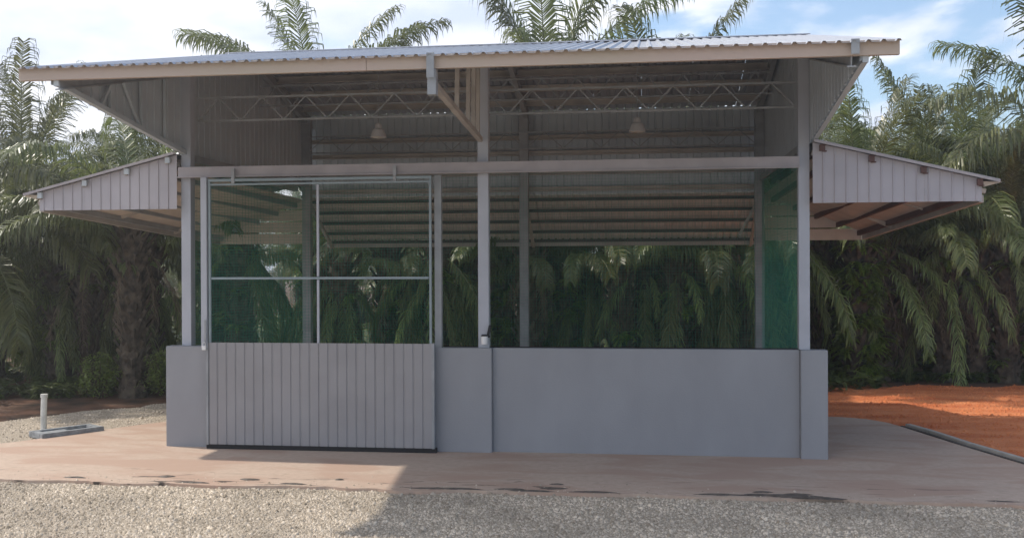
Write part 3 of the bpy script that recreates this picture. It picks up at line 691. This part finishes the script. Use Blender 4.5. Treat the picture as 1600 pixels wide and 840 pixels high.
palm(-1.9, 9.9, 3.5, .95, 6, nf=9, low=False, tops=[(3,0,.9),(.2,0,.92),(1.5,0,.95),(4,1,.95)], group=G1, label="oil palm whose tip just shows above the roof left of its centre", ferns=14)
palm(-.1, 9.0, 4.7, 1.0, 7, nf=9, low=False, tops=[(3.3,0,1.15),(3.0,0,1.3),(.1,0,1.3),(.4,1,1.25),(-.3,0,1.2),(4.6,0,1.2)], group=G1, label="oil palm with big bright fronds above the middle of the roof", ferns=8)
palm(2.3, 9.8, 4.0, .95, 8, nf=9, low=False, tops=[(3.2,1,1.1),(3.0,2,1.2),(.2,0,1.1),(4.4,1,1.1),(1.2,0,1.0)], group=G1, label="oil palm with fronds showing above the roof right of its middle", ferns=18)
palm(4.1, 8.6, 2.7, .85, 9, nf=9, low=False, group=G1, label="oil palm seen through the right mesh bay behind the shed", ferns=10)
palm(5.84, 8.3, 2.9, .85, 10, dead=3, ferns=80, nf=15, low=False, group=G1, label="oil palm with trunk wrapped in bright green ferns right of the shed")
palm(7.9, 10.2, 3.0, .95, 11, dead=7, low=False, group=G1, label="oil palm with a pale dried frond under the crown at the right", extra=[(.15, 0, 1.25), (-.5, 0, 1.2), (2.9, 0, 1.1)])
palm(10.2, 8.6, 3.9, 1.1, 12, dead=6, low=False, nf=20, group=G1, label="tall oil palm at the right edge with long fronds leaving the picture")
palm(-3.3, 8.4, 2.6, .7, 13, nf=8, low=False, group=G1, label="oil palm seen through the gate mesh behind the shed", ferns=8, dead=9)
palm(-11.6, 14.6, 4.4, .85, 14, group=G1, nf=12, tops=[(3.3,0,1.0),(.1,0,1.0),(1.6,0,.95)], label="distant oil palm whose single upright plume shows above the left end of the roof")
palm(4.75, 8.9, 2.5, .65, 22, dead=11, ferns=6, low=False, nf=10, group=G1, label="shaggy dark palm trunk close to the right-hand pier of the shed")
palm(6.9, 8.9, 2.6, .7, 23, dead=11, ferns=12, low=False, nf=10, group=G1, label="shaggy palm trunk standing just right of the fern-wrapped one")
palm(8.1, 8.7, 2.5, .7, 24, dead=11, ferns=5, low=False, nf=10, group=G1, label="shaggy brown palm trunk near the right edge beyond the red soil")
palm(9.2, 9.2, 2.6, .7, 25, dead=11, ferns=5, low=False, nf=10, group=G1, label="shaggy palm trunk at the right edge of the picture")
palm(-8.5, 6.2, 2.5, .65, 26, dead=14, ferns=5, low=False, nf=10, group=G1, label="shaggy grey palm trunk left of the thick-trunked palm")
# slim palms right behind the shed, wrapped in ferns or hung with dry leaves
palm(-.9, 8.0, 2.3, .62, 15, dead=3, ferns=34, nf=12, low=False, group=G1, label="palm trunk wrapped in yellow-green ferns seen just right of the middle post")
palm(.33, 8.3, 2.2, .6, 16, dead=3, ferns=34, nf=10, low=False, group=G1, label="palm trunk wrapped in pale green ferns seen right of the rear middle post")
palm(1.38, 8.0, 2.4, .6, 17, dead=11, ferns=2, nf=10, low=False, group=G1, label="palm trunk hung with dry brown leaves in the middle of the right mesh bay")
palm(2.95, 8.2, 2.3, .65, 18, dead=12, ferns=18, nf=10, low=False, group=G1, label="palm trunk with pale ferns and dry leaves at the right of the right mesh bay")
palm(-.35, 7.6, 2.6, .62, 19, dead=11, ferns=0, nf=8, low=False, group=G1, label="palm trunk shaggy with hanging brown leaves beside the rear middle post")
GC = "slim shaggy palms forming the front edge of the plantation"; rc = random.Random(8)
cx = [(-4.7,8.1),(-4.0,7.5),(-2.7,8.0),(-2.1,7.6),(-1.5,8.3),(.75,8.6),(1.9,8.3),(2.45,7.9),(3.4,8.5),(3.75,8.0),(4.4,8.2),(5.3,8.9),(6.35,8.6),(7.5,8.5),(8.6,8.5),(9.7,8.6),
      (-5.8,6.9),(-6.6,7.6),(-7.5,6.5),(-8.2,7.2),(-9.2,6.4),(-9.9,7.3),(-10.8,6.7)]
CL = ["shaggy slim palm behind the upright bar of the gate", "shaggy slim palm seen through the gate just right of its upright bar", "shaggy slim palm seen through the right edge of the gate mesh",
      "shaggy slim palm in the narrow opening between gate and middle post", "shaggy slim palm hidden partly by the middle front post", "shaggy slim palm seen through the mesh a little right of the rear middle post",
      "shaggy slim palm under the right lamp, behind the mesh", "shaggy slim palm behind the mesh, just right of the lamp", "shaggy slim palm behind the mesh left of the rear right post", "shaggy slim palm close beside the rear right post",
      "shaggy slim palm seen through the green side mesh at the right end", "shaggy slim palm just outside the right-hand front post", "shaggy slim palm behind the fern-wrapped trunk right of the shed",
      "shaggy slim palm below the middle of the right lean-to", "shaggy slim palm below the outer tip of the right lean-to", "shaggy slim palm cut by the right edge of the picture",
      "shaggy slim palm seen through the left half of the gate mesh", "shaggy slim palm behind the left edge of the gate mesh", "shaggy slim palm between the thick trunk and the left front post",
      "shaggy slim palm just left of the thick-trunked palm", "shaggy slim palm beyond the white standpipe", "shaggy slim palm left of the white standpipe", "shaggy slim palm cut by the left edge of the picture"]
for i, (x, y) in enumerate(cx):
    palm(x, y, rc.uniform(2.2, 2.9), .52, 200 + i, dead=rc.randint(1, 4), hang=12, ferns=rc.randint(2, 14), nf=4, low=False, group=GC, label=CL[i])
rp_ = random.Random(21); G2 = "oil palms deep in the plantation"; sd_ = 40
for (yy, xs, hh) in ((13.6, np.arange(-16, 17, 4.4), 3.3), (20.6, np.arange(-22, 24, 4.6), 3.9)):
    for xv in xs:
        sd_ += 1
        if xv < 2 and yy < 15: continue
        palm(float(xv) + rp_.uniform(-.7,.7), yy + rp_.uniform(-.7,.7), (hh - .3 if xv > -5.5 else 1.0) + rp_.uniform(-.4,.4), .95 if xv > -5.5 else .7, sd_, dead=8, ferns=4 if yy < 14 else 0, group=G2, nf=18)
# far rows: crown and trunk only
def crown_mesh(seed):
    r = random.Random(seed); V = []; F = []; Mi = []; k = 0
    for i in range(30):
        f = i / 30; me = r.choice(FR[min(5, int(f*6))]) if i < 26 else r.choice(FR['dead']); a = i*2.39996
        n = len(me.vertices); co = np.empty(n*3, np.float32); me.vertices.foreach_get("co", co); co = co.reshape(-1, 3)
        X = co[:,0]*math.cos(a) - co[:,1]*math.sin(a); Y = co[:,0]*math.sin(a) + co[:,1]*math.cos(a); V += list(zip(X.tolist(), Y.tolist(), (co[:,2] - .3*f).tolist()))
        for p in me.polygons: F.append(tuple(v + k for v in p.vertices)); Mi.append(p.material_index)
        k += n
    me = bpy.data.meshes.new("crown"); me.from_pydata(V, [], F); me.materials.append(RACH); me.materials.append(LEAFA); me.polygons.foreach_set("material_index", Mi); return me
CR = [crown_mesh(s) for s in (1, 2)]; TF = trunk_mesh(77, 4.2)
for (yy, st) in ((25, 4.6), (30, 5), (36, 5.4), (43, 6), (51, 6.5)):
    for xv in np.arange(-yy*.95, yy*.8, st):
        if xv < -8 and yy < 40: lowc = .62
        else: lowc = 1.0
        t = empty("oil_palm", (float(xv)+rp_.uniform(-1,1), yy+rp_.uniform(-1.2,1.2), -.075)); t.rotation_euler.z = rp_.uniform(0, 6.28)
        tag(t, "oil palm crowded among the dark trunks at the back of the plantation", "palm tree", G2)
        link("trunk", TF, t); cr = link("crown", rp_.choice(CR), t, (0, 0, 4.1)); t.scale = (lowc, lowc, lowc)

# bushes at the left treeline ---------------------------------------------------
def bush(x, y, rx, h, seed, label):
    r = random.Random(seed); t = empty("bush", (x, y, -.075)); tag(t, label, "bush", "bushes at the left treeline")
    q = MB()
    for i in range(9):
        a = r.uniform(0, 6.28); q.tube([(0,0,0),(rx*.4*math.cos(a),rx*.4*math.sin(a),h*.45),(rx*.8*math.cos(a),rx*.8*math.sin(a),h*.85)], [.012,.008,.003], 5)
    q.build("stems", TRUNKM, t)
    q = MB()
    for i in range(1500):
        d = Vector((r.gauss(0,1), r.gauss(0,1), r.gauss(0,1))).normalized() * r.uniform(.45, 1); c = Vector((d.x*rx, d.y*rx, h*.52 + d.z*h*.5)); f = (1 + .8*noise.noise(c*3.4)) * (1.1 - .35*c.z/h); c.x *= f; c.y *= f
        if c.z < .03: continue
        u = Vector((r.uniform(-1,1), r.uniform(-1,1), r.uniform(-.6,.5))).normalized(); v = u.cross(Vector((r.uniform(-.5,.5), r.uniform(-.5,.5), 1))).normalized(); l = r.uniform(.03,.075)
        q.add([c, c + u*l*.5 + v*l*.28, c + u*l + Vector((0,0,-l*.25)), c + u*l*.5 - v*l*.28], [(0,1,2,3)])
    f = link("foliage", q.mesh("foliage", BUSHM), t); f['kind'] = 'stuff'
bush(-7.30, 4.45, .40, .80, 1, "light green bush left of the thick palm trunk")
bush(-6.25, 4.75, .42, .86, 2, "yellow-green bush between the thick palm trunk and the shed")

# low undergrowth and litter along the treeline
def scatter(name, me_list, n, fn, seed, label, mats, smin=.6, smax=1.3):
    r = random.Random(seed); V = []; F = []; k = 0
    data = []
    for me in me_list:
        co = np.empty(len(me.vertices)*3, np.float32); me.vertices.foreach_get("co", co); data.append((co.reshape(-1,3), [tuple(p.vertices) for p in me.polygons]))
    for i in range(n):
        p = fn(r)
        if p is None: continue
        co, fs = r.choice(data); a = r.uniform(0, 6.28); s = r.uniform(smin, smax)
        X = (co[:,0]*math.cos(a) - co[:,1]*math.sin(a))*s + p[0]; Y = (co[:,0]*math.sin(a) + co[:,1]*math.cos(a))*s + p[1]; Z = co[:,2]*s + p[2]
        V += list(zip(X.tolist(), Y.tolist(), Z.tolist())); F += [tuple(v + k for v in f) for f in fs]; k += len(co)
    me = bpy.data.meshes.new(name); me.from_pydata(V, [], F); me.materials.append(mats); tag(link(name, me), label, None, kind='stuff')
UG = [fern_mesh(30 + s, 12, .42, .8) for s in range(3)]
def fR(r):
    x = r.uniform(4.5, 16); return (x, 8.2 + r.random()**1.8 * 6 + .02*x, 0)
def fL(r):
    t = r.random(); x = -14 + 9*t; return (x, 5.6 - .55*(-5-x)*.6 + r.random()**1.6*6, 0)
def fB(r): return (r.uniform(-6, 6), r.uniform(6.6, 13), 0)
UGM = mat("undergrowth_leaf", (0.05, 0.075, 0.022), 0.5, island=True, col2=(0.15, 0.18, 0.05), transl=0.25)
scatter("undergrowth", UG, 620, fR, 1, "low dark undergrowth along the treeline beyond the red soil", UGM, .4, 1.0)
scatter("undergrowth", UG, 620, fL, 2, "low undergrowth at the foot of the palms on the left", UGM, .4, 1.1)
def fD(r):
    y = r.uniform(9, 24); return (r.uniform(-1.0, .85) * y * 1.0, y, 0)
scatter("undergrowth", UG, 1500, fD, 4, "tall dark ferns filling the ground deep between the palm trunks", UGM, 1.4, 3.4)
scatter("undergrowth", UG, 500, fB, 3, "low undergrowth among the palms behind the shed", UGM, .6, 1.6)

# ------------------------------------------------------------------ added veil that lifts the dark tones
hz = MB(); hz.box(-300, 300, -100, 460, -1.1, 13.0); hm = bpy.data.materials.new("shade_lift_haze"); hm.use_nodes = True
hn = hm.node_tree.nodes; hn.remove(hn["Principled BSDF"]); pv = hn.new("ShaderNodeVolumePrincipled")
pv.inputs["Color"].default_value = (0.93, 0.96, 1.0, 1); pv.inputs["Density"].default_value = 0.0027; pv.inputs["Anisotropy"].default_value = 0.6
hm.node_tree.links.new(pv.outputs[0], hn["Material Output"].inputs["Volume"])
ho = hz.build("shade_lift_haze", hm); ho['kind'] = 'stuff'; ho['label'] = "added thin veil lifting the dark tones of the yard and the plantation"
